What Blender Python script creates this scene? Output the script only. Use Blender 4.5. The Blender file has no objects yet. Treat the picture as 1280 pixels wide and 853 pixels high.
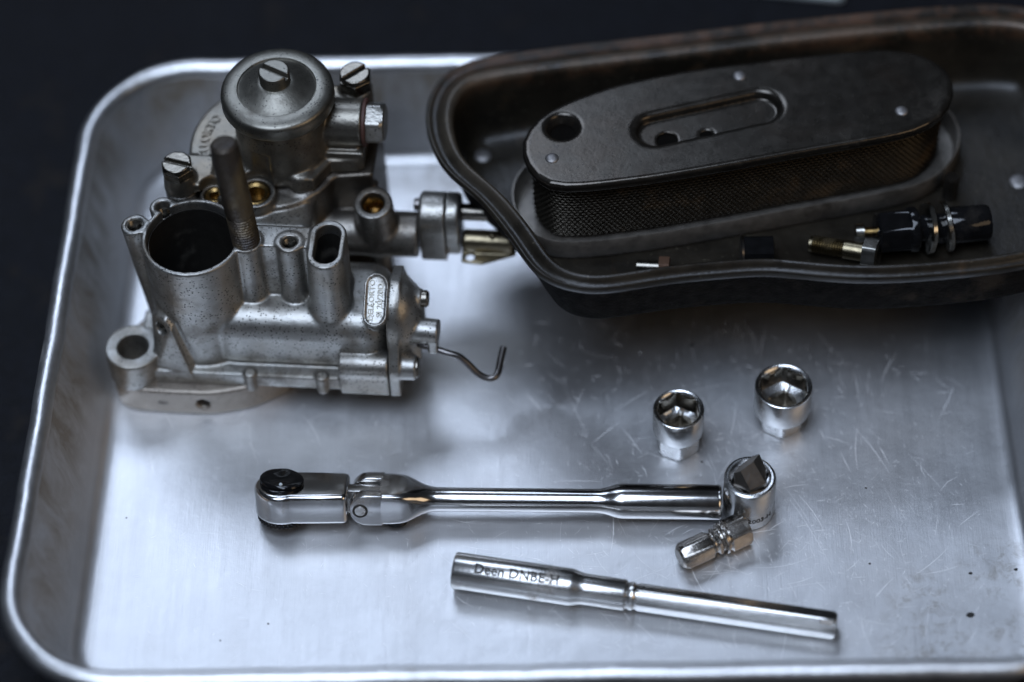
import bpy, bmesh, math, random
import numpy as np
from math import sin, cos, pi, radians, sqrt
from mathutils import Vector, Matrix

random.seed(7); rng = np.random.default_rng(7)
SC = bpy.context.scene
COL = SC.collection
S = 0.01                                    # everything below is written in centimetres

# ------------------------------------------------------------------ camera
cam_d = bpy.data.cameras.new('camera'); cam = bpy.data.objects.new('camera', cam_d); COL.objects.link(cam)
cam_d.sensor_width = 36; cam_d.lens = 100; cam_d.clip_start = 0.02; cam_d.clip_end = 50
_p, _r = radians(52), radians(3)
_F = Vector((0, cos(_p), -sin(_p))); _R = Vector((1, 0, 0)); _U = _R.cross(_F)
_R2 = _R*cos(_r) - _U*sin(_r); _U2 = _R*sin(_r) + _U*cos(_r)
cam.matrix_world = Matrix.Translation(-_F*0.91) @ Matrix((_R2, _U2, -_F)).transposed().to_4x4()
cam_d.dof.use_dof = True; cam_d.dof.focus_distance = 0.861; cam_d.dof.aperture_fstop = 2.9; cam_d.dof.aperture_blades = 9
SC.camera = cam

# ------------------------------------------------------------------ light: a dim workshop with big soft openings overhead
w = bpy.data.worlds.new('World'); SC.world = w; w.use_nodes = True
w.node_tree.nodes['Background'].inputs[0].default_value = (0.75, 0.85, 1.0, 1)
w.node_tree.nodes['Background'].inputs[1].default_value = 0.020
def area(name, loc, aim, sx, sy, power, col):
    l = bpy.data.lights.new(name, 'AREA'); l.shape = 'RECTANGLE'; l.size = sx; l.size_y = sy; l.energy = power; l.color = col
    o = bpy.data.objects.new(name, l); COL.objects.link(o); o.location = loc
    o.rotation_euler = (Vector(aim)-Vector(loc)).to_track_quat('-Z', 'Y').to_euler(); return o
area('overhead_light', (-0.30, -0.50, 1.75), (0, -0.1, 0), 0.9, 1.3, 27, (0.67, 0.79, 1.0))
area('window_light', (-0.42, 1.40, 1.80), (0, 0, 0), 1.0, 0.6, 11, (0.66, 0.78, 1.0))
area('warm_fill_light', (1.2, -1.0, 0.9), (0, 0, 0), 1.0, 0.8, 4.0, (1.0, 0.74, 0.48))  # added warm fill, stands in for brown bounce from low in front
SC.view_settings.view_transform = 'Standard'; SC.view_settings.look = 'None'
SC.view_settings.exposure = 0.0; SC.view_settings.gamma = 1.0
SC.cycles.use_denoising = True; SC.cycles.max_bounces = 8; SC.cycles.glossy_bounces = 6
SC.cycles.sample_clamp_indirect = 6

# ------------------------------------------------------------------ materials
MATS = {}
def new_mat(name):
    m = bpy.data.materials.new(name); m.use_nodes = True; MATS[name] = m
    nt = m.node_tree; return m, nt, nt.nodes['Principled BSDF']
def N(nt, t, **kw):
    n = nt.nodes.new(t)
    for k, v in kw.items():
        if hasattr(n, k): setattr(n, k, v)
        else: n.inputs[k].default_value = v
    return n
def ramp(nt, src, a, b, ca=(0,0,0,1), cb=(1,1,1,1)):
    r = nt.nodes.new('ShaderNodeValToRGB'); r.color_ramp.elements[0].position = a; r.color_ramp.elements[1].position = b
    r.color_ramp.elements[0].color = ca; r.color_ramp.elements[1].color = cb
    nt.links.new(src, r.inputs[0]); return r.outputs[0]
def mixc(nt, fac, a, b, mode='MIX'):
    m = nt.nodes.new('ShaderNodeMix'); m.data_type = 'RGBA'; m.blend_type = mode
    for s, v in ((m.inputs[0], fac), (m.inputs[6], a), (m.inputs[7], b)):
        if isinstance(v, (int, float)): s.default_value = v
        elif isinstance(v, tuple): s.default_value = v if len(v) == 4 else v + (1,)
        else: nt.links.new(v, s)
    return m.outputs[2]
def noise(nt, co, scale, detail=4, rough=0.6, dist=0.0):
    n = N(nt, 'ShaderNodeTexNoise'); n.inputs['Scale'].default_value = scale; n.inputs['Detail'].default_value = detail
    n.inputs['Roughness'].default_value = rough; n.inputs['Distortion'].default_value = dist
    nt.links.new(co, n.inputs['Vector']); return n.outputs['Fac']
def coords(nt, scale=(1,1,1), rot=(0,0,0), kind='Object'):
    t = N(nt, 'ShaderNodeTexCoord'); m = N(nt, 'ShaderNodeMapping'); m.inputs['Scale'].default_value = scale; m.inputs['Rotation'].default_value = rot
    nt.links.new(t.outputs[kind], m.inputs[0]); return m.outputs[0]
def math_(nt, op, a, b=None):
    m = N(nt, 'ShaderNodeMath', operation=op)
    for i, v in enumerate((a, b)):
        if v is None: continue
        if isinstance(v, (int, float)): m.inputs[i].default_value = v
        else: nt.links.new(v, m.inputs[i])
    return m.outputs[0]
def bump(nt, b, h, strength, dist):
    n = N(nt, 'ShaderNodeBump'); n.inputs['Strength'].default_value = strength; n.inputs['Distance'].default_value = dist
    nt.links.new(h, n.inputs['Height']); nt.links.new(n.outputs[0], b.inputs['Normal'])

def metal(name, col, rough=0.3, metallic=1.0, dirt=(0.05,0.04,0.03), dirt_amt=0.0, pits=0.0, bump_s=0.0, grain=900, var=0.15, rvar=0.12, tint=None, tint_amt=0.0, spec=0.5, zone=None):
    m, nt, b = new_mat(name); co = coords(nt)
    n1 = noise(nt, co, 55, 5, 0.65); n2 = noise(nt, co, 260, 3, 0.6); n3 = noise(nt, co, grain, 2, 0.6)
    c = mixc(nt, ramp(nt, n2, 0.3, 0.7), tuple(x*(1-var) for x in col), tuple(min(1, x*(1+var)) for x in col))
    if tint: c = mixc(nt, math_(nt, 'MULTIPLY', ramp(nt, noise(nt, co, 40, 3, 0.6, 0.6), 0.45, 0.7), tint_amt), c, tint)
    b.inputs['Specular IOR Level'].default_value = spec
    met = None
    if zone:                                   # oily brown grime over the float chamber half of the casting
        sx = N(nt, 'ShaderNodeSeparateXYZ'); tx = N(nt, 'ShaderNodeTexCoord'); nt.links.new(tx.outputs['Object'], sx.inputs[0])
        zz = ramp(nt, math_(nt, 'ADD', sx.outputs[1], math_(nt, 'MULTIPLY', math_(nt, 'SUBTRACT', n1, .5), .03)), zone[0], zone[1])
        c = mixc(nt, math_(nt, 'MULTIPLY', zz, zone[2]), c, (0.085, 0.066, 0.047))
    if dirt_amt > 0:
        d = ramp(nt, n1, 0.66 - 0.3*dirt_amt, 0.78 - 0.2*dirt_amt)
        d = math_(nt, 'MULTIPLY', d, min(1, 0.45 + dirt_amt))
        c = mixc(nt, d, c, dirt); met = d
    if pits > 0:
        v = N(nt, 'ShaderNodeTexVoronoi'); v.inputs['Scale'].default_value = 950; nt.links.new(co, v.inputs['Vector'])
        pm = math_(nt, 'MULTIPLY', math_(nt, 'LESS_THAN', v.outputs['Distance'], 0.26), math_(nt, 'GREATER_THAN', noise(nt, co, 130, 3), 0.66 - 0.2*pits))
        pm2 = math_(nt, 'GREATER_THAN', noise(nt, co, 1300, 2, 0.5), 0.71 - 0.05*pits)
        pm = math_(nt, 'MAXIMUM', pm, math_(nt, 'MULTIPLY', pm2, 0.8))
        c = mixc(nt, math_(nt, 'MULTIPLY', pm, 0.85), c, (0.015, 0.013, 0.011))
        met = pm if met is None else math_(nt, 'MAXIMUM', met, pm)
    nt.links.new(c, b.inputs['Base Color'])
    b.inputs['Metallic'].default_value = metallic
    if met is not None: nt.links.new(math_(nt, 'MULTIPLY', math_(nt, 'SUBTRACT', 1.0, math_(nt, 'MULTIPLY', met, 0.7)), metallic), b.inputs['Metallic'])
    rr = math_(nt, 'ADD', math_(nt, 'MULTIPLY', math_(nt, 'ADD', math_(nt, 'MULTIPLY', n1, 0.6), math_(nt, 'MULTIPLY', n2, 0.4)), 2*rvar), rough - rvar)
    nt.links.new(rr, b.inputs['Roughness'])
    if bump_s > 0: bump(nt, b, math_(nt, 'ADD', n3, math_(nt, 'MULTIPLY', n2, 1.2)), bump_s, 0.0004)
    return m

metal('cast_alloy', (0.34, 0.335, 0.315), 0.41, 0.92, zone=(.008, .026, .80), dirt=(0.085, 0.070, 0.05), dirt_amt=0.45, pits=0.85, bump_s=0.16, tint=(0.20,0.165,0.12), tint_amt=0.6)
metal('choke_alloy', (0.31, 0.30, 0.275), 0.37, 0.93, dirt=(0.11, 0.09, 0.065), dirt_amt=0.3, pits=0.4, bump_s=0.3)
metal('cast_alloy_cover', (0.20, 0.187, 0.16), 0.38, 0.9, dirt=(0.07, 0.055, 0.04), dirt_amt=0.45, pits=0.55, bump_s=0.15, tint=(0.27,0.21,0.14), tint_amt=0.6)
metal('base_casting', (0.30, 0.265, 0.225), 0.45, 0.85, dirt=(0.14,0.11,0.08), dirt_amt=0.3, pits=0.3, bump_s=0.3)
metal('cap_metal', (0.215, 0.206, 0.178), 0.38, 0.95, dirt=(0.07,0.06,0.045), dirt_amt=0.25, pits=0.6, bump_s=0.12, grain=1600)
metal('lettering_alloy', (0.17, 0.16, 0.135), 0.35, 0.9, dirt=(0.08,0.065,0.05), dirt_amt=0.2)
metal('screw_steel', (0.185, 0.17, 0.145), 0.26, 1.0, dirt=(0.04,0.03,0.02), dirt_amt=0.5, bump_s=0.1)
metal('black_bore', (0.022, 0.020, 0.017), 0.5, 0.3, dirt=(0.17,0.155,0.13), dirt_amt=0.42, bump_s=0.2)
metal('brass', (0.25, 0.165, 0.065), 0.28, 1.0, dirt=(0.10,0.06,0.02), dirt_amt=0.35, bump_s=0.1)
metal('zinc_yellow', (0.22, 0.185, 0.12), 0.30, 1.0, dirt=(0.08,0.06,0.03), dirt_amt=0.5, bump_s=0.15)
metal('stud_steel', (0.060, 0.048, 0.036), 0.42, 0.6, dirt=(0.022,0.018,0.018), dirt_amt=0.6, bump_s=0.6, tint=(0.30,0.22,0.10), tint_amt=0.8)
metal('chrome', (0.52, 0.51, 0.50), 0.18, 1.0, var=0.05, rvar=0.09, dirt=(0.22,0.17,0.12), dirt_amt=0.14, bump_s=0.015)
metal('chrome_worn', (0.50, 0.485, 0.46), 0.20, 1.0, var=0.06, rvar=0.06, dirt=(0.12,0.09,0.06), dirt_amt=0.25, bump_s=0.06)
metal('satin_chrome', (0.54, 0.54, 0.535), 0.27, 1.0, var=0.05, rvar=0.05, dirt=(0.25,0.2,0.15), dirt_amt=0.2, bump_s=0.10, grain=1800)
metal('bit_steel', (0.40, 0.375, 0.345), 0.25, 1.0, dirt=(0.16,0.11,0.06), dirt_amt=0.35, bump_s=0.12)
metal('dark_bit', (0.11, 0.10, 0.09), 0.35, 0.9, dirt=(0.10,0.08,0.06), dirt_amt=0.5, bump_s=0.15)
metal('black_oxide', (0.006, 0.006, 0.0065), 0.10, 0.0, var=0.3, rvar=.05, dirt=(0.03,0.027,0.024), dirt_amt=0.1, bump_s=0.05, spec=0.35)
metal('lip_steel', (0.17, 0.155, 0.135), 0.32, 0.45, var=0.3, dirt=(0.03,0.025,0.02), dirt_amt=0.45, bump_s=0.12)
metal('oily_steel', (0.062, 0.056, 0.048), 0.22, 0.85, var=0.15, dirt=(0.038,0.033,0.027), dirt_amt=0.35, pits=0.2, bump_s=0.035, rvar=0.12, tint=(0.07,0.045,0.03), tint_amt=0.25)
metal('rivet_steel', (0.26, 0.25, 0.245), 0.5, 0.9, bump_s=0.1)
metal('gauze_wire', (0.062, 0.054, 0.042), 0.30, 0.8, dirt=(0.10,0.06,0.025), dirt_amt=0.35, bump_s=0.0)
metal('gauze_core', (0.004, 0.0035, 0.003), 0.9, 0.0, spec=0.03)
metal('washer_steel', (0.52, 0.50, 0.45), 0.20, 1.0, dirt=(0.07,0.06,0.04), dirt_amt=0.3, bump_s=0.05)
metal('rust_steel', (0.12, 0.065, 0.04), 0.6, 0.4, dirt=(0.10,0.05,0.03), dirt_amt=0.6, bump_s=0.4)
metal('red_fibre', (0.06, 0.025, 0.018), 0.6, 0.0, bump_s=0.2)
metal('pale_plastic', (0.55, 0.62, 0.64), 0.5, 0.0)
metal('grit', (0.02, 0.018, 0.016), 0.8, 0.0)
metal('wire_steel', (0.16, 0.15, 0.145), 0.32, 1.0, dirt=(0.04,0.04,0.04), dirt_amt=0.3)
metal('engraving', (0.05, 0.047, 0.043), 0.6, 0.4, spec=0.1)
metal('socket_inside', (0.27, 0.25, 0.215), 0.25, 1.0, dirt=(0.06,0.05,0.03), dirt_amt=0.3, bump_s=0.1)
metal('bar_chrome', (0.56, 0.55, 0.53), 0.25, 1.0, var=0.05, rvar=0.07, dirt=(0.2,0.16,0.12), dirt_amt=0.15, bump_s=0.06)

# brushed aluminium tray with brownish stains
m, nt, b = new_mat('tray_aluminium'); co = coords(nt)
cs = coords(nt, (1, 0.025, 1))
streak = noise(nt, cs, 2600, 3, 0.7); streak2 = noise(nt, coords(nt, (1, .05, 1), (0, 0, .03)), 420, 3, 0.6)
big = noise(nt, co, 14, 4, 0.6); mid = noise(nt, co, 70, 4, 0.6); fine = noise(nt, co, 1500, 2, 0.6)
c = mixc(nt, ramp(nt, mid, 0.35, 0.7), (0.66, 0.665, 0.675), (0.74, 0.745, 0.755))
c = mixc(nt, math_(nt, 'MULTIPLY', ramp(nt, streak, 0.35, 0.65), 0.16), c, (0.52, 0.52, 0.53))
c = mixc(nt, math_(nt, 'MULTIPLY', ramp(nt, big, 0.50, 0.72), 0.18), c, (0.52, 0.46, 0.40))
# grime with its own shape: front right corner; walls: grime plus painted shade
gx = N(nt, 'ShaderNodeTexCoord'); sep = N(nt, 'ShaderNodeSeparateXYZ'); nt.links.new(gx.outputs['Object'], sep.inputs[0])
def blob(cx, cy, r):
    dx = math_(nt, 'SUBTRACT', sep.outputs[0], cx*S); dy = math_(nt, 'SUBTRACT', sep.outputs[1], cy*S)
    d = math_(nt, 'SQRT', math_(nt, 'ADD', math_(nt, 'MULTIPLY', dx, dx), math_(nt, 'MULTIPLY', dy, dy)))
    return math_(nt, 'MAXIMUM', math_(nt, 'SUBTRACT', 1.0, math_(nt, 'DIVIDE', d, r*S)), 0.0)
zone = blob(13.3, -6.4, 1.5)
for a in ((11.0, -9.0, 1.9), (13.4, -9.0, 1.5), (10.8, -7.3, 1.2), (-3.0, 9.4, 2.5)): zone = math_(nt, 'MAXIMUM', zone, blob(*a))
zone = math_(nt, 'MULTIPLY', ramp(nt, zone, 0.0, 0.6), ramp(nt, noise(nt, co, 210, 6, 0.75, 0.5), 0.48, 0.66))
wall_stain_shade = math_(nt, 'MULTIPLY', ramp(nt, sep.outputs[2], 0.004, 0.02), ramp(nt, noise(nt, coords(nt, (1, 1, .45)), 90, 4, 0.65, 0.5), 0.30, 0.62))  # wall stains, deepened so the colour also carries the walls' shade
stain_shade = math_(nt, 'MAXIMUM', math_(nt, 'MULTIPLY', zone, 0.6), math_(nt, 'MULTIPLY', wall_stain_shade, 0.85))
c = mixc(nt, stain_shade, c, (0.16, 0.125, 0.08))
sp = N(nt, 'ShaderNodeTexVoronoi'); sp.inputs['Scale'].default_value = 95; nt.links.new(co, sp.inputs['Vector'])
spot = math_(nt, 'MULTIPLY', math_(nt, 'LESS_THAN', sp.outputs['Distance'], 0.035), math_(nt, 'GREATER_THAN', noise(nt, co, 30, 2), 0.56))
c = mixc(nt, spot, c, (0.03, 0.025, 0.02))
nt.links.new(c, b.inputs['Base Color']); b.inputs['Metallic'].default_value = 0.93
nt.links.new(math_(nt, 'SUBTRACT', 0.93, math_(nt, 'MULTIPLY', math_(nt, 'MAXIMUM', stain_shade, spot), 0.7)), b.inputs['Metallic'])
rr = math_(nt, 'ADD', 0.275, math_(nt, 'ADD', math_(nt, 'MULTIPLY', big, 0.12), math_(nt, 'ADD', math_(nt, 'MULTIPLY', streak2, 0.08), math_(nt, 'MULTIPLY', mid, 0.08))))
nt.links.new(rr, b.inputs['Roughness'])
b.inputs['Anisotropic'].default_value = 0.35
hgt = math_(nt, 'ADD', math_(nt, 'MULTIPLY', streak, 0.5), math_(nt, 'ADD', math_(nt, 'MULTIPLY', fine, 0.3), math_(nt, 'MULTIPLY', mid, 3.0)))
bump(nt, b, hgt, 0.12, 0.0006)
metal('tray_rim_aluminium', (0.66, 0.66, 0.66), 0.36, 0.95, dirt=(0.3,0.26,0.2), dirt_amt=0.22, bump_s=0.25, rvar=0.16, var=0.08)
metal('scratch_bright', (0.97, 0.97, 0.97), 0.4, 0.05, var=0.02)
m_t = metal('table_paint', (0.0042, 0.0046, 0.0066), 0.55, 0.0, spec=0.13, var=0.5, dirt=(0.018, 0.0145, 0.012), dirt_amt=0.3, bump_s=0.6, rvar=0.2)

# housing: dark paint, worn to rust along the lip
m, nt, b = new_mat('housing_paint'); co = coords(nt)
n1 = noise(nt, co, 60, 5, 0.65); n2 = noise(nt, co, 320, 4, 0.65); n3 = noise(nt, co, 1200, 2)
sep = N(nt, 'ShaderNodeSeparateXYZ'); tc = N(nt, 'ShaderNodeTexCoord'); nt.links.new(tc.outputs['Object'], sep.inputs[0])
c = mixc(nt, ramp(nt, n1, 0.35, 0.7), (0.009, 0.0075, 0.0055), (0.022, 0.0175, 0.0115))
lipm = math_(nt, 'MULTIPLY', ramp(nt, sep.outputs[2], 0.0565, 0.0600), ramp(nt, math_(nt, 'ADD', math_(nt, 'MULTIPLY', n1, .6), math_(nt, 'MULTIPLY', n2, .4)), 0.44, 0.58))
backm = math_(nt, 'MULTIPLY', lipm, ramp(nt, sep.outputs[1], 0.02, 0.055))
c = mixc(nt, math_(nt, 'MULTIPLY', backm, 0.9), c, (0.13, 0.055, 0.026))
c = mixc(nt, math_(nt, 'MULTIPLY', ramp(nt, noise(nt, co, 34, 4, 0.6, 0.5), 0.60, 0.72), 0.45), c, (0.095, 0.055, 0.026))
worn = math_(nt, 'MULTIPLY', math_(nt, 'MULTIPLY', ramp(nt, sep.outputs[2], 0.0592, 0.0606), ramp(nt, n1, 0.30, 0.55)), ramp(nt, math_(nt, 'ADD', sep.outputs[1], 0.05), 0.015, 0.05, (.12, .12, .12, 1)))
c = mixc(nt, math_(nt, 'MULTIPLY', worn, 0.75), c, (0.15, 0.125, 0.095))
nt.links.new(math_(nt, 'MULTIPLY', worn, 0.75), b.inputs['Metallic'])
sp = math_(nt, 'GREATER_THAN', noise(nt, co, 900, 2, 0.5), 0.71)
c = mixc(nt, math_(nt, 'MULTIPLY', sp, 0.35), c, (0.16, 0.14, 0.10))
nt.links.new(c, b.inputs['Base Color']); b.inputs['Metallic'].default_value = 0.0; b.inputs['Specular IOR Level'].default_value = 0.42
nt.links.new(math_(nt, 'ADD', 0.18, math_(nt, 'MULTIPLY', n1, 0.36)), b.inputs['Roughness'])
bump(nt, b, math_(nt, 'ADD', n2, math_(nt, 'MULTIPLY', n3, 0.5)), 0.28, 0.0005)

metal('housing_outside', (0.013, 0.0125, 0.012), 0.88, 0.0, var=0.5, dirt=(0.055,0.045,0.035), dirt_amt=0.3, pits=0.0, bump_s=0.9, rvar=0.08, spec=0.08)
# ------------------------------------------------------------------ mesh helpers
def finish(me, ang=35):
    bm = bmesh.new(); bm.from_mesh(me); a = radians(ang)
    for f in bm.faces: f.smooth = True
    for e in bm.edges:
        e.smooth = not (len(e.link_faces) == 2 and e.calc_face_angle(0) > a)
    bm.to_mesh(me); bm.free()
def make(name, verts, faces, mat, parent=None, ang=35, loc=None, rot=None):
    me = bpy.data.meshes.new(name)
    v = np.asarray(verts, float)*S
    me.from_pydata(v.tolist(), [], [list(map(int, f)) for f in faces]); me.validate(); me.update()
    if ang is not None: finish(me, ang)
    me.materials.append(MATS[mat])
    o = bpy.data.objects.new(name, me); COL.objects.link(o); o.parent = parent
    if loc: o.location = Vector(loc)*S
    if rot: o.rotation_euler = rot
    return o
def thing(name, label, cat, loc=(0,0,0), rot=(0,0,0), group=None):
    o = bpy.data.objects.new(name, None); COL.objects.link(o); o.empty_display_size = 0.01
    o.location = Vector(loc)*S; o.rotation_euler = rot; o['label'] = label; o['category'] = cat
    if group: o['group'] = group
    return o
def tag(o, label, cat, group=None):
    o['label'] = label; o['category'] = cat
    if group: o['group'] = group
    return o
def loft(rings, closed_ends=(True, True), loop=True):
    n = len(rings[0]); v = [p for r in rings for p in r]; f = []
    for i in range(len(rings)-1):
        for j in range(n):
            k = (j+1) % n
            f.append((i*n+j, i*n+k, (i+1)*n+k, (i+1)*n+j))
    if closed_ends[0]: f.append(tuple(range(n-1, -1, -1)))
    if closed_ends[1]: f.append(tuple((len(rings)-1)*n+j for j in range(n)))
    return v, f
def lathe(profile, seg=64, axis='z'):
    """profile of (r, h); rings with r=0 are collapsed to a tiny radius."""
    rings = []
    for r, h in profile:
        r = max(r, 1e-4); ring = []
        for j in range(seg):
            a = 2*pi*j/seg
            x, y = r*cos(a), r*sin(a)
            ring.append((x, y, h) if axis == 'z' else (h, x, y))
        rings.append(ring)
    return loft(rings)
def rsec(profile, seg=96, axis='z', off=0.0):
    """profile of (radius function, h); off puts a sample on the corners of a polygon"""
    rings = []
    for fr, h in profile:
        ring = []
        for j in range(seg):
            a = off + 1e-6 + 2*pi*j/seg; r = fr(a) if callable(fr) else fr
            x, y = r*cos(a), r*sin(a); ring.append((x, y, h) if axis == 'z' else (h, x, y))
        rings.append(ring)
    return loft(rings)
def poly(n, apothem, rot=0.0, rmax=9):
    s = 2*pi/n
    return lambda a: min(apothem/cos(((a-rot) % s) - s/2), rmax)
def tube(pts, r, seg=10):
    P = [Vector(p) for p in pts]; rings = []; up = Vector((0.12, 0.2, 1)).normalized()
    for i, p in enumerate(P):
        t = (P[min(i+1, len(P)-1)] - P[max(i-1, 0)]).normalized()
        a = up.cross(t).normalized(); b2 = t.cross(a)
        rr = r[i] if isinstance(r, (list, tuple)) else r
        rings.append([tuple(p + a*cos(2*pi*j/seg)*rr + b2*sin(2*pi*j/seg)*rr) for j in range(seg)])
    return loft(rings)
def catmull(pts, n=8, closed=True):
    P = [np.array(p, float) for p in pts]; out = []; L = len(P)
    for i in range(L if closed else L-1):
        g = (lambda k: P[k % L]) if closed else (lambda k: P[max(0, min(L-1, k))])
        p0, p1, p2, p3 = g(i-1), g(i), g(i+1), g(i+2)
        for s in range(n):
            t = s/n
            out.append(0.5*((2*p1) + (-p0+p2)*t + (2*p0-5*p1+4*p2-p3)*t*t + (-p0+3*p1-3*p2+p3)*t**3))
    if not closed: out.append(P[-1])
    return np.array(out)
def smooth_loop(P, it=4):
    for _ in range(it): P = 0.5*P + 0.25*(np.roll(P, 1, 0) + np.roll(P, -1, 0))
    return P
def resample(P, n):
    Q = np.vstack([P, P[:1]]); d = np.r_[0, np.cumsum(np.linalg.norm(np.diff(Q, axis=0), axis=1))]
    t = np.linspace(0, d[-1], n, endpoint=False)
    return np.c_[np.interp(t, d, Q[:, 0]), np.interp(t, d, Q[:, 1])]
def inset(P, d):
    """move a counter-clockwise loop inward by d"""
    t = np.roll(P, -1, 0) - np.roll(P, 1, 0); t /= np.linalg.norm(t, axis=1)[:, None]
    return P + np.c_[-t[:, 1], t[:, 0]]*d
def ccw(P):
    x, y = P[:, 0], P[:, 1]
    return P if np.sum(x*np.roll(y, -1) - np.roll(x, -1)*y) > 0 else P[::-1]
def rrect(hx, hy, r, seg=14, side=30):
    out = []
    for i_, (cx, cy, a0) in enumerate(((hx-r, hy-r, 0), (-(hx-r), hy-r, 90), (-(hx-r), -(hy-r), 180), (hx-r, -(hy-r), 270))):
        for k in range(seg+1):
            a = radians(a0 + 90*k/seg); out.append((cx + r*cos(a), cy + r*sin(a)))
        p = out[-1]; q = ((-(hx-r), hy), (-hx, -(hy-r)), (hx-r, -hy), (hx, hy-r))[i_]
        for k in range(1, side): out.append((p[0]+(q[0]-p[0])*k/side, p[1]+(q[1]-p[1])*k/side))
    return np.array(out)
def transform(v, M):
    v = np.asarray(v, float); M = np.array(M.to_3x3() if isinstance(M, Matrix) else M)
    return v @ M.T
def bevelled(verts, faces, width, seg=3, ang=30):
    me = bpy.data.meshes.new('tmp'); me.from_pydata([tuple(p) for p in verts], [], [list(f) for f in faces])
    bm = bmesh.new(); bm.from_mesh(me); bmesh.ops.recalc_face_normals(bm, faces=bm.faces)
    ed = [e for e in bm.edges if len(e.link_faces) == 2 and e.calc_face_angle(0) > radians(ang)]
    bmesh.ops.bevel(bm, geom=ed, offset=width, segments=seg, profile=0.5, affect='EDGES', clamp_overlap=True)
    bm.verts.index_update(); v = [tuple(x.co) for x in bm.verts]; f = [[x.index for x in q.verts] for q in bm.faces]
    bm.free(); bpy.data.meshes.remove(me); return v, f
def prism(outline, z0, z1):
    return loft([[(x, y, z0) for x, y in outline], [(x, y, z1) for x, y in outline]])
def join(*vf):
    V, Fc = [], []
    for v, f in vf:
        o = len(V); V += [tuple(p) for p in v]; Fc += [tuple(i+o for i in q) for q in f]
    return V, Fc
def text_geo(s, size, depth, bold=0.0):
    cu = bpy.data.curves.new('t', 'FONT'); cu.body = s; cu.size = size; cu.extrude = depth/2; cu.align_x = 'CENTER'; cu.align_y = 'CENTER'
    cu.offset = bold; cu.resolution_u = 3
    o = bpy.data.objects.new('t', cu); COL.objects.link(o)
    bpy.context.view_layer.update()
    me = bpy.data.meshes.new_from_object(o.evaluated_get(bpy.context.evaluated_depsgraph_get()))
    v = [tuple(p.co) for p in me.vertices]; f = [tuple(p.vertices) for p in me.polygons]
    bpy.data.objects.remove(o); bpy.data.curves.remove(cu); bpy.data.meshes.remove(me)
    return np.array(v), f

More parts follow.
